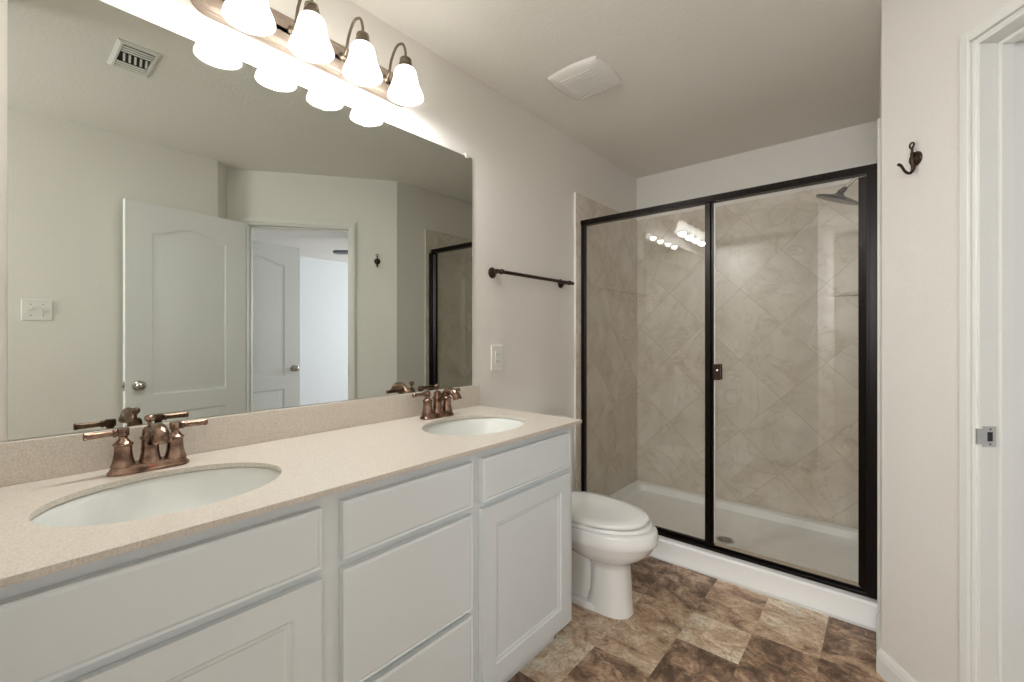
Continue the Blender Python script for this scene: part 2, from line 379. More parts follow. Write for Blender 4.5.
# ------------------------------------------------------------------ doorway: jamb lining, stop, casing
def dprism(b, s0, s1, t0, t1, z0, z1): prism(b, [dg(s0, t0), dg(s1, t0), dg(s1, t1), dg(s0, t1)], z0, z1)
b = NB()
dprism(b, R0, S0, -.004, T+.004, 0, ZD); dprism(b, S1, R1, -.004, T+.004, 0, ZD); dprism(b, R0, R1, -.004, T+.004, ZD, RZ)
dprism(b, S0, S0+.011, .044, .080, 0, ZD); dprism(b, S1-.011, S1, .044, .080, 0, ZD); dprism(b, S0+.011, S1-.011, .044, .080, ZD-.011, ZD)
o = struct('trim_1', b, M['trim'], bevel=.0015)
o['label'] = 'white wooden jamb lining of the bathroom doorway with door stop'
for k, (side) in enumerate((-1, 1)):
    b = NB(); c0 = S0-.006; c1 = S1+.006; cw = .051; zt = ZD+.006
    t0, t1, t2 = (-.006, -.017, 0) if side < 0 else (T+.006, T+.017, T)
    def cas(sa, sb, z0, z1):
        dprism(b, sa, sb, min(t0, t2), max(t0, t2), z0, z1)
    for sa, sb in ((c0-cw, c0), (c1, c1+cw)):
        cas(sa, sb, 0, zt+cw)
        i0, i1 = (sa+.010, sb-.012)
        dprism(b, i0, i1, min(t0, t1), max(t0, t1), 0, zt+cw-.012)
    cas(c0, c1, zt, zt+cw)
    dprism(b, c0-.012, c1+.012, min(t0, t1), max(t0, t1), zt+.010, zt+cw-.012)
    struct('trim_%d' % (k+2), b, M['trim'], bevel=.003)
# strike plate
t = thing('strike_plate', 'small chrome strike plate screwed to the white door jamb', 'strike plate', (*dg(S0+.001, .02), .937))
b = NB()
dprism(b, S0, S0+.0018, .004, .040, .937-.029, .937+.029)
dprism(b, S0-.004, S0+.0018, -.010, .006, .937-.022, .937+.022)
link('plate', b, M['chrome'], t, bevel=.0008)
b = NB(); dprism(b, S0+.0015, S0+.0022, .016, .030, .937-.013, .937+.013); link('latch_hole', b, M['dark'], t)
for dz in (-.021, .021):
    b = NB(); p = dg(S0+.0015, .024); lathe(b, [(.0035, 0), (.003, .001)], (p[0], p[1], .937+dz), tuple(D2), 12); link('screw', b, M['grey_slot'], t)

# ------------------------------------------------------------------ moulded panel slabs (doors, vanity doors)
def arch_outline(x0, x1, z0, z1, rise, n=20):
    """closed outline, counter-clockwise in x,z; top edge carries a cathedral arch of the given rise"""
    pts = [(x0, z0), (x1, z0)]
    for k in range(n+1):
        u = k/n; x = x1 + (x0-x1)*u
        s = math.sin(PI*u)
        z = z1 + (rise*(.5-.5*math.cos(2*PI*u)) if rise else 0)
        pts.append((x, z))
    return pts
def slab(b, w, h, t, panels, both=True, steps=((0, 0), (.010, .006), (.022, .007), (.042, .002)), x_off=0.0):
    """slab standing in local x (0..w), z (0..h), thickness along y (0..t); front face y=0. panels: (x0,x1,z0,z1,rise)"""
    def side(y, sgn):
        outer = [b.verts.new((x_off+x, y, z)) for x, z in ((0,0),(w,0),(w,h),(0,h))]
        eds = [b.edges.new((outer[i], outer[(i+1) % 4])) for i in range(4)]
        for (x0, x1, z0, z1, rise) in panels:
            rings = []
            for ins, dep in steps:
                rings.append([b.verts.new((x_off+x, y+sgn*dep, z)) for x, z in arch_outline(x0+ins, x1-ins, z0+ins, z1-ins, rise)])
            n = len(rings[0])
            eds += [b.edges.new((rings[0][i], rings[0][(i+1) % n])) for i in range(n)]
            for a, c in zip(rings, rings[1:]):
                for i in range(n): b.faces.new((a[i], a[(i+1) % n], c[(i+1) % n], c[i]))
            b.faces.new(rings[-1])
        bmesh.ops.triangle_fill(b, edges=eds, use_beauty=True)
        return outer
    A = side(0, 1)
    if both: B = side(t, -1)
    else:
        B = [b.verts.new((x_off+x, t, z)) for x, z in ((0,0),(w,0),(w,h),(0,h))]; b.faces.new(B)
    for i in range(4): b.faces.new((A[i], A[(i+1) % 4], B[(i+1) % 4], B[i]))

def door_leaf(name, hinge, free, label, knob_sides=(-1, 1), w=.707):
    """leaf from hinge to free edge; local x runs hinge->free, front face y=0"""
    h = Vector((*hinge, 0)); f = Vector((*free, 0)); d = f-h; a = math.atan2(d.y, d.x)
    o = thing(name, label, 'door', (h.x, h.y, .012), a, local=True)
    del o['category']; o['kind'] = 'structure'
    b = NB(); st = w*.19
    slab(b, w, 2.02, .035, [(st, w-st, .842, 1.842, .055), (st, w-st, .20, .727, 0)])
    link('leaf', b, M['door'], o, smooth=25)
    for s in (-1, 1):
        y = 0 if s < 0 else .035
        b = NB()
        lathe(b, [(.031, 0), (.031, .004), (.026, .008), (.013, .011), (.011, .024), (.014, .030), (.024, .036), (.0275, .046), (.025, .056), (.016, .063), (.004, .065)], (w-.06, y, .908), (0, s, 0), 28)
        link('knob', b, M['nickel'], o, smooth=40)
    b = NB(); box(b, w-.0005, w+.0012, .006, .029, .88, .937); box(b, w, w+.009, .011, .024, .900, .917)
    link('latch', b, M['nickel'], o)
    return o
# bathroom door: swung open against the opposite wall, visible in the mirror. Its face towards the room:
pv = Vector((2.058, 1.205)); fv = Vector((1.950, .526))
door_leaf('door_1', pv[:], fv[:], 'white two-panel arch-top bathroom door swung open by the wall with light switch', w=.688)
door_leaf('door_2', (2.655, 1.13), (2.724, 1.874), 'white arch-top door standing open in the bedroom seen in the mirror', w=.747)

# ------------------------------------------------------------------ vanity cabinet
VY0, VY1, FX, DX = -.035, 1.488, .543, .561
ZT = .877
v = thing('vanity_cabinet', 'long white double-sink vanity cabinet under the beige quartz countertop', 'cabinet', (.27, .73, 0))
b = NB()
box(b, .002, FX-.0195, VY0, VY1-.019, .10, .118); box(b, .002, .010, VY0, VY1-.019, .118, .68); box(b, .002, FX-.0195, VY0, VY0+.016, .118, ZT-.001)
for y in (.500, .930): box(b, .010, FX-.0195, y-.008, y+.008, .118, .70)
link('carcass', b, M['cabinet'], v)
b = NB(); box(b, .002, .47, VY0, VY1-.004, 0, .10); link('toe_kick', b, M['cabinet'], v)
b = NB(); box(b, .002, FX-.001, VY1-.018, VY1, .10, ZT); box(b, .002, .47, VY1-.018, VY1, 0, .10); link('side_panel', b, M['cabinet'], v, bevel=.001)
b = NB()                                                     # face frame
ff = [(VY0, .0), (.455, .53), (.91, .98), (1.44, VY1)]
for y0, y1 in ff: box(b, FX-.019, FX, y0, y1, .10, ZT)
for (a0, y0), (y1, a1) in zip(ff, ff[1:]):
    for z0, z1 in [(.10, .145), (.69, .73), (.84, ZT)] + ([(.385, .42)] if y0 == .53 else []): box(b, FX-.0188, FX-.0001, y0, y1, z0, z1)
link('face_frame', b, M['cabinet'], v)
def front(name, y0, y1, z0, z1, kind):
    """overlay front; outward face at x = DX"""
    b = NB(); w, h = y1-y0, z1-z0
    if kind == 'door': slab(b, w, h, DX-FX-.001, [(.060, w-.060, .060, h-.060, 0)], both=False, steps=((0, 0), (.004, .004), (.012, .0045), (.016, .007)))
    else: slab(b, w, h, DX-FX-.001, [(.004, w-.004, .004, h-.004, 0)], both=False, steps=((0, .003), (.006, 0), (.010, 0)))
    # local x->world y, local y->world -x
    b.transform(Matrix(((0, -1, 0, DX), (1, 0, 0, y0), (0, 0, 1, z0), (0, 0, 0, 1))))
    return link(name, b, M['cabinet'], v)
front('false_drawer_front', -.012, .468, .716, .848, 'd')
front('false_drawer_front', .967, 1.450, .716, .848, 'd')
front('cabinet_door', -.012, .468, .132, .694, 'door')
front('cabinet_door', .967, 1.450, .132, .694, 'door')
front('drawer_front', .516, .925, .716, .848, 'd')
front('drawer_front', .516, .925, .414, .694, 'd')
front('drawer_front', .516, .925, .132, .396, 'd')

# ------------------------------------------------------------------ countertop with two oval cut-outs, backsplash
SINKS = ((.312, .262), (.312, 1.185)); SA, SB = .168, .214      # semi axes in x and y
CX0, CX1, CY0, CY1, CZ0, CZ1 = .0, .575, -.043, 1.512, .877, .889
def ellipse(cx, cy, a, bb, z, n=96): return [(cx+a*math.cos(2*PI*i/n), cy+bb*math.sin(2*PI*i/n), z) for i in range(n)]
ct = thing('countertop', 'beige speckled quartz countertop on the white vanity with two sink openings', 'countertop', (.29, .73, CZ0))
b = NB()
for z in (CZ1, CZ0):
    eds = []
    for loop_pts in [[(CX0, CY0, z), (CX1, CY0, z), (CX1, CY1, z), (CX0, CY1, z)]] + [ellipse(cx, cy, SA, SB, z) for cx, cy in SINKS]:
        vv = [b.verts.new(p) for p in loop_pts]
        eds += [b.edges.new((vv[i], vv[(i+1) % len(vv)])) for i in range(len(vv))]
    bmesh.ops.triangle_fill(b, edges=eds, use_beauty=True)
for cx, cy in SINKS:
    loft(b, [ellipse(cx, cy, SA, SB, CZ1), ellipse(cx, cy, SA, SB, CZ0)], False, False)
for p0, p1 in (((CX1, CY0), (CX1, CY1)), ((CX1, CY1), (CX0, CY1)), ((CX0, CY0), (CX1, CY0))):
    b.faces.new([b.verts.new(q) for q in ((*p0, CZ0), (*p1, CZ0), (*p1, CZ1), (*p0, CZ1))])
bmesh.ops.remove_doubles(b, verts=b.verts[:], dist=1e-5)
link('slab', b, M['quartz'], ct, smooth=30)
b = NB(); box(b, 0.0, .016, CY0, CY1-.002, CZ1, .985); link('backsplash', b, M['quartz'], ct, bevel=.002)

for k, (cx, cy) in enumerate(SINKS):
    s = thing('sink', ('near', 'far')[k] and ('white oval undermount sink nearest the camera at the left of the vanity', 'white oval undermount sink at the far end of the vanity by the toilet')[k], 'sink', (cx, cy, .72))
    b = NB(); prof = [(1.05, -.001), (1.035, -.001), (1.01, -.004), (.985, -.02), (.93, -.06), (.82, -.095), (.62, -.122), (.35, -.136), (.12, -.140)]
    outer = [(.12, -.152), (.4, -.148), (.68, -.133), (.88, -.103), (.98, -.066), (1.03, -.02), (1.05, -.014)]
    rings = [ellipse(cx, cy, SA*r, SB*r, CZ0+z) for r, z in prof+outer]
    loft(b, rings + [rings[0]], False, False)
    bmesh.ops.remove_doubles(b, verts=b.verts[:], dist=1e-5)
    link('basin', b, M['basin'], s, smooth=60)
    b = NB(); lathe(b, [(.0225, -.152), (.0225, -.137), (.019, -.1355), (.017, -.139), (.004, -.1385)], (cx, cy, CZ0), (0,0,1), 24); link('drain', b, M['bronze'], s, smooth=40)

# ------------------------------------------------------------------ faucets
def make_faucet(loc, label):
    f = thing('faucet', label, 'faucet', loc, 0, 'matching two-handle bronze faucets', local=True)
    b = NB()
    def stad(a, r, z): # along y half length a (straight), radius r
        return [((r*math.cos(q)), (a if math.sin(q) >= 0 else -a) + r*math.sin(q), z) for q in [2*PI*(i+.5)/40 for i in range(40)]]
    loft(b, [stad(.052, .029, 0), stad(.052, .029, .005), stad(.0515, .026, .008), stad(.051, .0235, .014), stad(.0505, .0215, .019), stad(.050, .018, .021)])
    link('base_plate', b, M['bronze'], f, smooth=35)
    b = NB(); box(b, .0225, .0262, -.007, .007, .009, .0125); link('emblem', b, mat('red_copper_badge', s2l(186, 96, 72), .4, .6) if 'red_copper_badge' not in bpy.data.materials else bpy.data.materials['red_copper_badge'], f)
    for s in (-1, 1):
        h = NB()
        lathe(h, [(.0245, .018), (.0215, .026), (.0188, .038), (.0172, .052), (.0168, .066), (.0195, .068), (.0198, .072), (.0165, .074), (.0125, .079), (.0085, .084), (.0085, .088), (.0118, .091), (.0122, .105), (.0105, .1085), (.003, .109)], (0, s*.051, 0), (0,0,1), 28)
        hd = link('handle', h, M['bronze'], f, smooth=35)
        g = NB(); y0 = s*.051
        tube(g, [(0, y0+s*.009, .0985), (0, y0+s*.013, .0985)], .0075, 8)
        tube(g, [(0, y0+s*.013, .0985), (0, y0+s*.0135, .0985), (0, y0+s*.018, .0985), (0, y0+s*.020, .0985), (0, y0+s*.060, .0985), (0, y0+s*.068, .0985), (0, y0+s*.070, .0985)], [.0095, .0095, .0095, .0068, .0078, .0092, .0075], 10)
        link('lever', g, M['bronze'], hd, smooth=25)
    b = NB()
    lathe(b, [(.0245, .018), (.021, .028), (.0185, .042), (.0175, .058), (.0175, .074), (.020, .076), (.0202, .081), (.0172, .083), (.0150, .098), (.011, .104), (.004, .106)], (0, 0, 0), (0,0,1), 28)
    link('spout_column', b, M['bronze'], f, smooth=35)
    b = NB()
    pth = bez([(.004, 0, .064), (.024, 0, .080), (.048, 0, .098), (.072, 0, .109), (.096, 0, .109), (.112, 0, .099), (.118, 0, .088)], 6)
    nn = len(pth); tube(b, pth, [.011 + .0045*min(1, (i/nn)*1.3) for i in range(nn)], 18)
    lathe(b, [(.0175, -.003), (.0175, .006), (.0155, .008)], (.1185, 0, .089), (.30, 0, -1), 20)
    link('spout', b, M['bronze'], f, smooth=45)
    b = NB(); lathe(b, [(.004, .104), (.004, .115), (.0075, .117), (.0105, .122), (.0108, .128), (.0085, .131), (.003, .1335)], (-.004, 0, 0), (0,0,1), 20)
    link('lift_knob', b, M['bronze'], f, smooth=45)
    return f
make_faucet((.092, .262, CZ1+.0004), 'bronze two-handle faucet behind the near left sink')
make_faucet((.092, 1.186, CZ1+.0004), 'bronze two-handle faucet behind the far sink beside the toilet')

# ------------------------------------------------------------------ wall mirror
mr = thing('wall_mirror', 'large frameless wall mirror above the vanity backsplash', 'mirror', (0, .75, .987))
b = NB(); box(b, .0, .005, .029, 1.470, .987, 2.050)
mo = link('mirror_glass', b, [M['mirror'], M['mirror_edge']], mr)
for p in mo.data.polygons:
    if p.normal.x < .9: p.material_index = 1
for y in (1.435,):
    b = NB(); box(b, 0, .009, y-.010, y+.010, 2.042, 2.062); link('mirror_clip', b, M['plastic'], mr, bevel=.002)

# ------------------------------------------------------------------ vanity light bar
PY0, PY1, PZ0, PZ1 = .358, 1.112, 2.137, 2.257
lb = thing('vanity_light', 'four-lamp bronze vanity light bar on the wall above the mirror', 'light fixture', (0, .735, PZ0))
def plate_ring(ins, x, r=.055):
    return [(x, y, z) for y, z in rrect(PY0+ins, PY1-ins, PZ0+ins, PZ1-ins, max(r-ins*.6, .01), 6)]
b = NB(); loft(b, [plate_ring(0, 0), plate_ring(0, .006), plate_ring(.006, .011), plate_ring(.010, .011), plate_ring(.013, .017), plate_ring(.022, .018), plate_ring(.026, .022), plate_ring(.030, .022)])
link('back_plate', b, M['lamp_metal'], lb, smooth=30)
LAMPS = (.473, .648, .823, .998); LXX = .135; ZR = 2.100
for y in LAMPS:
    b = NB()
    lathe(b, [(.016, .0), (.016, .004), (.010, .010), (.006, .014)], (.021, y-.010, 2.205), (1, 0, 0), 20)
    tube(b, bez([(.026, y-.010, 2.205), (.045, y-.009, 2.222), (.058, y-.007, 2.267), (.085, y-.003, 2.307), (.118, y, 2.303), (.134, y, 2.270), (LXX, y, 2.246)], 7), .0048, 10)
    arm = link('lamp_arm', b, M['lamp_arm'], lb, smooth=50)
    b = NB(); lathe(b, [(.0075, .050), (.010, .046), (.020, .040), (.0215, .034), (.017, .031), (.0225, .026), (.024, .016), (.0235, .004), (.021, .0)], (LXX, y, ZR+.101), (0,0,1), 24)
    link('socket_cap', b, M['lamp_arm'], arm, smooth=40)
    b = NB(); prof = [(.022, .106), (.031, .104), (.038, .095), (.0415, .080), (.0445, .063), (.0485, .047), (.0545, .031), (.061, .016), (.0645, .006), (.0655, .0)]
    n = 40
    ring = lambda r, h: [(LXX+r*math.cos(2*PI*i/n), y+r*math.sin(2*PI*i/n), ZR+h) for i in range(n)]
    inner = [(r-.003, h) for r, h in prof[::-1]]
    loft(b, [ring(*q) for q in prof] + [ring(*q) for q in inner], False, False)
    sh = link('lamp_shade', b, M['shade'], arm, smooth=60)
    b = NB(); lathe(b, [(.012, .096), (.013, .082), (.022, .066), (.0275, .048), (.024, .030), (.012, .020), (.002, .018)], (LXX, y, ZR), (0,0,1), 20)
    link('bulb', b, M['bulb'], sh, smooth=60)
    l = bpy.data.lights.new('bulb_light', 'POINT'); l.energy = BULB_W; l.color = (0.98, 1.0, 1.03); l.shadow_soft_size = .03
    lo = bpy.data.objects.new('bulb_light', l); COL.objects.link(lo); lo.location = (LXX, y, ZR+.004)

# invented window frame around the added nook fill lamp, behind the camera
b = NB(); y0 = -1.75
box(b, 1.28, 2.04, y0, y0+.015, 1.14, 1.18); box(b, 1.28, 2.04, y0, y0+.015, 2.32, 2.36); box(b, 1.28, 1.32, y0, y0+.015, 1.18, 2.32); box(b, 2.00, 2.04, y0, y0+.015, 1.18, 2.32); box(b, 1.27, 2.05, y0, y0+.05, 1.12, 1.14)
struct('nook_fill_frame', b, M['trim'], bevel=.002)

# ------------------------------------------------------------------ towel bar
tb = thing('towel_bar', 'dark bronze towel bar on the wall between mirror and shower', 'towel bar', (0, 1.91, 1.53))
for y in (1.612, 2.212):
    b = NB(); lathe(b, [(.027, 0), (.027, .004), (.023, .006), (.022, .010), (.017, .013), (.010, .017), (.0075, .026), (.0075, .045), (.010, .050), (.013, .056), (.0135, .066), (.010, .074), (.003, .077)], (0, y, 1.530), (1,0,0), 28)
    link('post', b, M['dark_bronze'], tb, smooth=40)
b = NB(); tube(b, [(.062, 1.590, 1.53), (.062, 2.236, 1.53)], .0092, 16)
for y, s in ((1.590, -1), (2.236, 1)): lathe(b, [(.0075, -.002), (.0105, .001), (.0105, .005), (.007, .008), (.010, .013), (.0085, .020), (.002, .022)], (.062, y, 1.53), (0, s, 0), 18)
link('bar', b, M['dark_bronze'], tb, smooth=40)

# ------------------------------------------------------------------ outlet and switch plates
ot = thing('wall_outlet', 'white rocker wall plate beside the mirror above the counter end', 'outlet', (0, 1.645, 1.108))
b = NB(); box(b, 0, .006, 1.603, 1.688, 1.046, 1.172); link('cover_plate', b, M['plastic'], ot, bevel=.003)
b = NB(); box(b, .006, .0085, 1.629, 1.662, 1.076, 1.142); link('receptacle', b, M['plastic'], ot, bevel=.001)
for z in (1.092, 1.126):
    b = NB(); box(b, .0085, .0088, 1.637, 1.6395, z-.006, z+.006); box(b, .0085, .0088, 1.6515, 1.654, z-.005, z+.005); link('slots', b, M['grey_slot'], ot)
b = NB(); box(b, .0085, .0095, 1.640, 1.651, 1.105, 1.112); link('test_button', b, M['plastic'], ot)
sw = thing('light_switch', 'white double toggle light switch plate on the opposite wall seen in the mirror', 'light switch', (W2, .176, 1.36))
b = NB(); box(b, W2-.006, W2, .117, .236, 1.302, 1.420); link('cover_plate', b, M['plastic'], sw, bevel=.003)
for y, dz in ((.153, .006), (.199, -.006)):
    b = NB(); prism(b, [(W2-.006, y-.005), (W2-.018, y-.004), (W2-.018, y+.004), (W2-.006, y+.005)], 1.361+dz-.006, 1.361+dz+.006); link('toggle', b, M['plastic'], sw)
    for z in (1.331, 1.391):
        b = NB(); lathe(b, [(.003, 0), (.0025, .001)], (W2-.006, y, z), (-1, 0, 0), 10); link('screw', b, M['grey_slot'], sw)

# ------------------------------------------------------------------ exhaust fan cover and ceiling vent
ef = thing('exhaust_fan', 'square white exhaust fan cover on the ceiling', 'exhaust fan', (.394, 1.84, H))
b = NB(); n = 12; x0, x1, y0, y1 = .268, .522, 1.712, 1.962
def pill(ins, z):
    out = []
    for (xa, ya), (xb, yb), bow in ((((x0, y0)), ((x1, y0)), 1), ((x1, y0), (x1, y1), 1), ((x1, y1), (x0, y1), 1), ((x0, y1), (x0, y0), 1)):
        for k in range(n):
            u = k/n; px = xa+(xb-xa)*u; py = ya+(yb-ya)*u
            nx, ny = (yb-ya), -(xb-xa); L = math.hypot(nx, ny)
            bw = .014*math.sin(PI*u)
            px += nx/L*bw; py += ny/L*bw
            cx, cy = (x0+x1)/2, (y0+y1)/2; sc = 1-ins/.127
            out.append((cx+(px-cx)*sc, cy+(py-cy)*sc, z))
    return out
loft(b, [pill(0, H), pill(0, H-.008), pill(.004, H-.014), pill(.020, H-.022), pill(.05, H-.027), pill(.09, H-.029)])
link('cover', b, M['plastic'], ef, smooth=40)
b = NB()
for k in range(9):
    y = 1.745 + k*.0235
    box(b, .315, .475, y, y+.003, H-.0297, H-.024)
link('grille', b, mat('grille_shade', s2l(222, 218, 210), .5), ef)
cv = thing('ceiling_vent', 'white louvred air vent on the ceiling seen in the mirror', 'vent', (1.05, .415, H))
vx0, vx1, vy0, vy1 = .920, 1.180, .345, .492
b = NB(); i = .022; jx = .045
loft(b, [[(x, y, z) for x, y in ((vx0+a, vy0+a), (vx1-a, vy0+a), (vx1-a, vy1-a), (vx0+a, vy1-a))] for a, z in ((0, H), (0, H-.003), (.012, H-.009), (.020, H-.009), (.022, H-.001))], False, False)
link('frame', b, M['plastic'], cv)
b = NB(); box(b, vx0+i, vx1-i, vy0+i, vy1-i, H-.0015, H-.0005); link('duct_opening', b, M['dark'], cv)
for k in range(3):
    b = NB(); x = vx0+.030+k*.020
    prism(b, [(x, vy0+i), (x+.012, vy0+i), (x+.012, vy1-i), (x, vy1-i)], H-.010, H-.008)
    b.transform(Matrix.Translation((0,0,0))); link('louver', b, M['plastic'], cv)
for k in range(5):
    b = NB(); y = vy0+.030+k*.019
    prism(b, [(vx0+.095, y), (vx0+.165, y+.010), (vx0+.165, y+.018), (vx0+.095, y+.008)], H-.010, H-.007); link('louver', b, M['plastic'], cv)
for k in range(3):
    b = NB(); x = vx0+.178+k*.020
    prism(b, [(x, vy0+i), (x+.014, vy0+i), (x+.014, vy1-i), (x, vy1-i)], H-.010, H-.008); link('louver', b, M['plastic'], cv)

# ------------------------------------------------------------------ robe hook on the diagonal wall
ang = math.atan2(-N2.y, -N2.x)      # local +x points into the bathroom
p = dg(.148)
rh = thing('robe_hook', 'dark bronze robe hook on the wall between shower and doorway', 'hook', (p[0], p[1], 1.80), ang, local=True)
b = NB(); lathe(b, [(.0235, 0), (.0235, .003), (.020, .005), (.019, .009), (.010, .012), (.008, .016)], (0,0,0), (1,0,0), 28); link('rosette', b, M['dark_bronze'], rh, smooth=35)
b = NB(); tube(b, bez([(.010, 0, -.022), (.013, 0, 0), (.013, 0, .020), (.014, 0, .036)], 6), [.0065]*7+[.0055]*6+[.0035]*6, 12)
loop_ = [(.0145, .0085*math.sin(2*PI*k/16), .0445+.0085*math.cos(2*PI*k/16)) for k in range(17)]; tube(b, loop_, .0028, 8, False)
link('upper_prong', b, M['dark_bronze'], rh, smooth=50)
b = NB(); tube(b, bez([(.010, 0, -.016), (.011, 0, -.036), (.022, 0, -.047), (.036, 0, -.040), (.048, 0, -.022), (.058, 0, -.017)], 6), [.006]*6+[.0048]*6+[.0042]*6+[.004]*6+[.0045]*7, 12)
link('lower_prong', b, M['dark_bronze'], rh, smooth=50)

# ------------------------------------------------------------------ toilet
TY = 1.815
tl = thing('toilet', 'white two-piece toilet with closed lid between vanity and shower', 'toilet', (.40, TY, 0))
def egg(xb, xf, hw, z, n=48, p=2.0, cy=TY):
    """egg outline: back xb, front xf, half width hw; widest point a bit behind the middle"""
    xm = xb + (xf-xb)*.44; out = []
    for i in range(n):
        a = 2*PI*i/n; c, s = math.cos(a), math.sin(a)
        e = 2/p
        cc = math.copysign(abs(c)**e, c); ss = math.copysign(abs(s)**e, s)
        out.append((xm + (xf-xm if c >= 0 else xm-xb)*cc, cy + hw*ss, z))
    return out
b = NB()
loft(b, [egg(.42, .642, .080, 0, p=2.4), egg(.42, .642, .080, .008, p=2.4), egg(.435, .638, .078, .03, p=2.4), egg(.45, .634, .0765, .07, p=2.5), egg(.455, .632, .075, .12, p=2.6),
         egg(.455, .626, .075, .195, p=2.6), egg(.44, .628, .080, .220, p=2.5), egg(.38, .650, .105, .238, p=2.3), egg(.33, .690, .135, .262, p=2.2), egg(.295, .722, .158, .292, p=2.1),
         egg(.275, .738, .169, .318), egg(.268, .742, .173, .324), egg(.255, .750, .1765, .331), egg(.250, .752, .1765, .345), egg(.25, .748, .176, .380), egg(.256, .742, .171, .387)])
link('bowl', b, M['porcelain'], tl, smooth=55)
b = NB(); loft(b, [egg(.13, .60, .088, 0, p=3), egg(.13, .60, .088, .018, p=3), egg(.14, .59, .080, .028, p=3)]); link('foot_flange', b, M['porcelain'], tl, smooth=40)
b = NB()
loft(b, [egg(.14, .50, .060, .02, p=2.6), egg(.13, .50, .058, .10, p=2.4), egg(.10, .48, .062, .18, p=2.4), egg(.06, .46, .075, .25, p=2.4), egg(.03, .44, .095, .31, p=3), egg(.02, .42, .11, .375, p=3.5), egg(.02, .40, .11, .385, p=3.5)])
link('trapway', b, M['porcelain'], tl, smooth=55)
b = NB()
loft(b, [egg(.235, .722, .168, .389), egg(.232, .727, .173, .393), egg(.232, .727, .173, .402), egg(.236, .723, .169, .406)])
link('seat', b, M['porcelain'], tl, smooth=45)
b = NB()
loft(b, [egg(.215, .702, .168, .4085, p=2.2), egg(.212, .707, .172, .412, p=2.2), egg(.212, .707, .172, .422, p=2.2), egg(.218, .700, .165, .429, p=2.2), egg(.25, .66, .13, .433, p=2.2), egg(.33, .56, .06, .435, p=2.1)])
link('lid', b, M['porcelain'], tl, smooth=55)
for dy in (-.07, .07):
    b = NB(); tube(b, [(.215, TY+dy-.02, .418), (.215, TY+dy+.02, .418)], .013, 14); link('hinge', b, M['porcelain'], tl, smooth=40)
b = NB(); loft(b, [[(x, y, z) for x, y in rrect(.012, xf, TY-hw, TY+hw, .03, 5)] for xf, hw, z in ((.175, .185, .386), (.190, .198, .40), (.197, .206, .60), (.200, .210, .748))])
link('tank', b, M['porcelain'], tl, smooth=40)
b = NB(); loft(b, [[(x, y, z) for x, y in rrect(.008-e, .206+e, TY-.216-e, TY+.216+e, .03, 5)] for e, z in ((-.004, .749), (0, .753), (0, .775), (-.006, .783), (-.02, .786))])
link('tank_lid', b, M['porcelain'], tl, smooth=40)
b = NB(); lathe(b, [(.014, 0), (.014, .006), (.008, .010)], (.198, TY-.15, .69), (1,0,0), 16); tube(b, [(.208, TY-.15, .69), (.212, TY-.09, .682)], [.006, .008], 10)
link('flush_lever', b, M['chrome'], tl, smooth=40)

# ------------------------------------------------------------------ shower pan
pn = thing('shower_pan', 'white acrylic shower pan with raised threshold', 'shower pan', (.73, 2.82, 0))
PX0, PX1, PYF, PYB = .002, XR-.012, 2.378, YB-.013
def rr3(x0, x1, y0, y1, r, z): return [(x, y, z) for x, y in rrect(x0, x1, y0, y1, r, 6)]
b = NB()
loft(b, [rr3(PX0, PX1, PYF-.004, PYB, .004, 0), rr3(PX0, PX1, PYF, PYB, .004, .008), rr3(PX0, PX1, PYF, PYB, .004, .098), rr3(PX0+.004, PX1-.004, PYF+.009, PYB-.004, .006, .107),
         rr3(PX0+.030, PX1-.03, 2.478, PYB-.030, .02, .107), rr3(PX0+.050, PX1-.05, 2.495, PYB-.052, .04, .098), rr3(PX0+.062, PX1-.062, 2.508, PYB-.066, .05, .060), rr3(PX0+.085, PX1-.085, 2.53, PYB-.09, .06, .050),
         rr3(.60, .95, 2.64, 2.86, .1, .043)])
for q in b.verts:
    if q.co.x > 1.2: q.co.x += (AX + (XR-AX)*(q.co.y-AY)/(YB-AY) - .003 - (.012 if q.co.y > 2.45 else 0)) - PX1 if q.co.y < 3.0 else 0
link('basin', b, M['acrylic'], pn, smooth=40)
b = NB(); lathe(b, [(.050, .0), (.050, .003), (.043, .0045), (.040, .003), (.003, .0035)], (.776, 2.745, .0435), (0,0,1), 32); dr = link('drain', b, M['chrome'], pn, smooth=40)
b = NB()
for k in range(5):
    y = 2.745-.026+k*.013; hw = math.sqrt(max(.036**2-(y-2.745)**2, 0)); box(b, .776-hw, .776+hw, y-.002, y+.002, .0468, .0474)
link('grate_slots', b, M['dark'], dr)
b = NB(); box(b, .004, 1.465, PYF-.012, PYF-.005, 0, .009); struct('trim_4', b, M['trim'], label='thin white caulk bead along the shower threshold')

# ------------------------------------------------------------------ shower enclosure
se = thing('shower_enclosure', 'framed glass shower enclosure with black bronze frame and pivot door', 'shower enclosure', (.73, YS+.02, .107))
XL, XE = .014, 1.4595
b = NB(); box(b, XL-.004, XE, YS-.004, YS+.040, 1.913, 1.946); box(b, XL-.004, XE, YS-.007, YS-.004, 1.924, 1.936); link('header', b, M['frame'], se, bevel=.003)
b = NB(); box(b, XL, XE, YS-.004, YS+.036, .1075, .124); box(b, XL, XE, YS+.008, YS+.030, .124, .142); link('bottom_track', b, M['frame'], se, bevel=.002)
b = NB(); box(b, XL-.004, XL+.022, YS, YS+.034, .142, 1.9128); link('wall_jamb', b, M['frame'], se, bevel=.002)
b = NB(); box(b, 1.425, XE, YS-.026, YS+.040, .124, 1.9128); box(b, 1.430, 1.436, YS-.029, YS-.026, .15, 1.89); link('wall_jamb', b, M['frame'], se, bevel=.002)
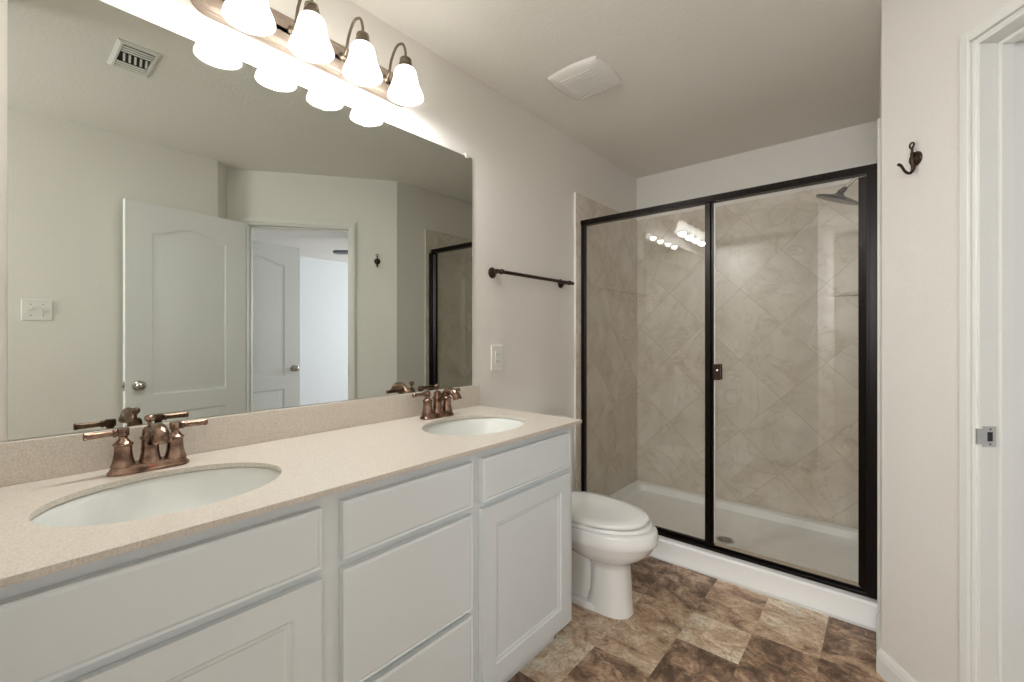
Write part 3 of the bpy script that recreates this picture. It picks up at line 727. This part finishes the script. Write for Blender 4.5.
b = NB(); box(b, .762, .790, YS+.000, YS+.034, .142, 1.9128); box(b, .790, .806, YS+.010, YS+.030, .142, 1.9128); link('center_post', b, M['frame'], se, bevel=.003)
b = NB(); box(b, XL+.020, .765, YS+.013, YS+.019, .140, 1.914); link('fixed_panel', b, M['glass'], se)
dr = NB(); box(dr, .808, 1.402, YS+.004, YS+.010, .150, 1.902); door = link('door', dr, M['glass'], se)
door['label'] = 'clear glass pivot door panel'
b = NB(); prism(b, [(1.396, YS+.016), (1.396, YS-.004), (1.4245, YS-.016), (1.4245, YS+.010)], .146, 1.898); link('pivot_bar', b, M['frame'], door, bevel=.002)
b = NB(); box(b, .807, .813, YS+.002, YS+.012, .150, 1.902); link('edge_seal', b, mat('clear_vinyl_seal', s2l(200, 195, 185), .3), door)
b = NB(); box(b, .808, .842, YS-.018, YS+.003, .993, 1.075); box(b, .808, .842, YS+.011, YS+.030, .993, 1.075); hn = link('handle', b, M['dark_bronze'], door, bevel=.004)
b = NB(); lathe(b, [(.006, 0), (.006, .003), (.003, .004)], (.828, YS-.018, 1.042), (0,-1,0), 12); link('screw', b, M['nickel'], hn, smooth=40)
b = NB(); box(b, .81, 1.40, YS+.001, YS+.004, .140, .156); link('drip_strip', b, mat('drip_vinyl', s2l(158, 146, 126), .4), door)

# shower head
sh = thing('rain_shower', 'round dark bronze rain shower head on its arm in the shower', 'shower', (1.455, 2.86, 2.05))
cx, cy, cz = 1.292, 2.86, 1.930
ax = Vector((-.42, .10, -1)).normalized(); c = Vector((cx, cy, cz))
b = NB(); lathe(b, [(.006, -.034), (.018, -.030), (.026, -.020), (.060, -.012), (.094, -.004), (.100, .002), (.098, .008), (.088, .009), (.01, .009)], c, tuple(ax), 40); link('head', b, M['dark_bronze'], sh, smooth=40)
b = NB(); q = c - ax*.036; ball(b, q, .016); lathe(b, [(.013, 0), (.014, .012), (.010, .03)], q, tuple(Vector((.7, 0, .62))), 16); link('swivel', b, M['dark_bronze'], sh, smooth=50)
b = NB(); tube(b, bez([q+Vector((.016, 0, .016)), q+Vector((.055, 0, .052)), q+Vector((.09, 0, .074)), (1.456, 2.86, 2.055)], 6), .0085, 12); link('arm', b, M['nickel'], sh, smooth=50)
b = NB(); lathe(b, [(.026, 0), (.026, .003), (.015, .010), (.010, .012)], (1.4565, 2.86, 2.055), (-1, 0, 0), 24); link('flange', b, M['dark_bronze'], sh, smooth=40)
# corner shelf
b = NB(); n = 10; xr, yb = XR-.006, YB-.012
pts = [(xr, yb), (xr-.226, yb)] + [(xr-.226+.226*u-.018*math.sin(PI*u)*-1, yb-.21*u+.018*math.sin(PI*u)*1) for u in [k/n for k in range(1, n)]] + [(xr, yb-.21)]
prism(b, pts, 1.452, 1.468)
o = link('corner_shelf', b, M['tile_back'], None, bevel=.003); tag(o, 'beige corner shelf in the right back corner of the shower', 'shelf')

# ------------------------------------------------------------------ bedroom ceiling fan (a blade shows through the doorway in the mirror)
fc = (3.24, 3.20)
fn = thing('ceiling_fan', 'grey ceiling fan in the bedroom glimpsed in the mirror', 'ceiling fan', (*fc, H))
b = NB(); lathe(b, [(.06, 0), (.06, -.02), (.015, -.05), (.015, -.11), (.09, -.12), (.11, -.15), (.10, -.20), (.05, -.23), (.01, -.235)], (*fc, H), (0,0,1), 28); link('motor', b, M['fan_blade'], fn, smooth=40)
for k in range(5):
    a = 2*PI*k/5 - .703; ca, sa = math.cos(a), math.sin(a); b = NB()
    pts = [(.09, -.03), (.20, -.055), (.62, -.07), (.66, -.04), (.66, .04), (.62, .07), (.20, .055), (.09, .03)]
    prism(b, [(fc[0]+u*ca-v_*sa, fc[1]+u*sa+v_*ca) for u, v_ in pts], H-.205, H-.175); link('blade', b, M['fan_blade'], fn)
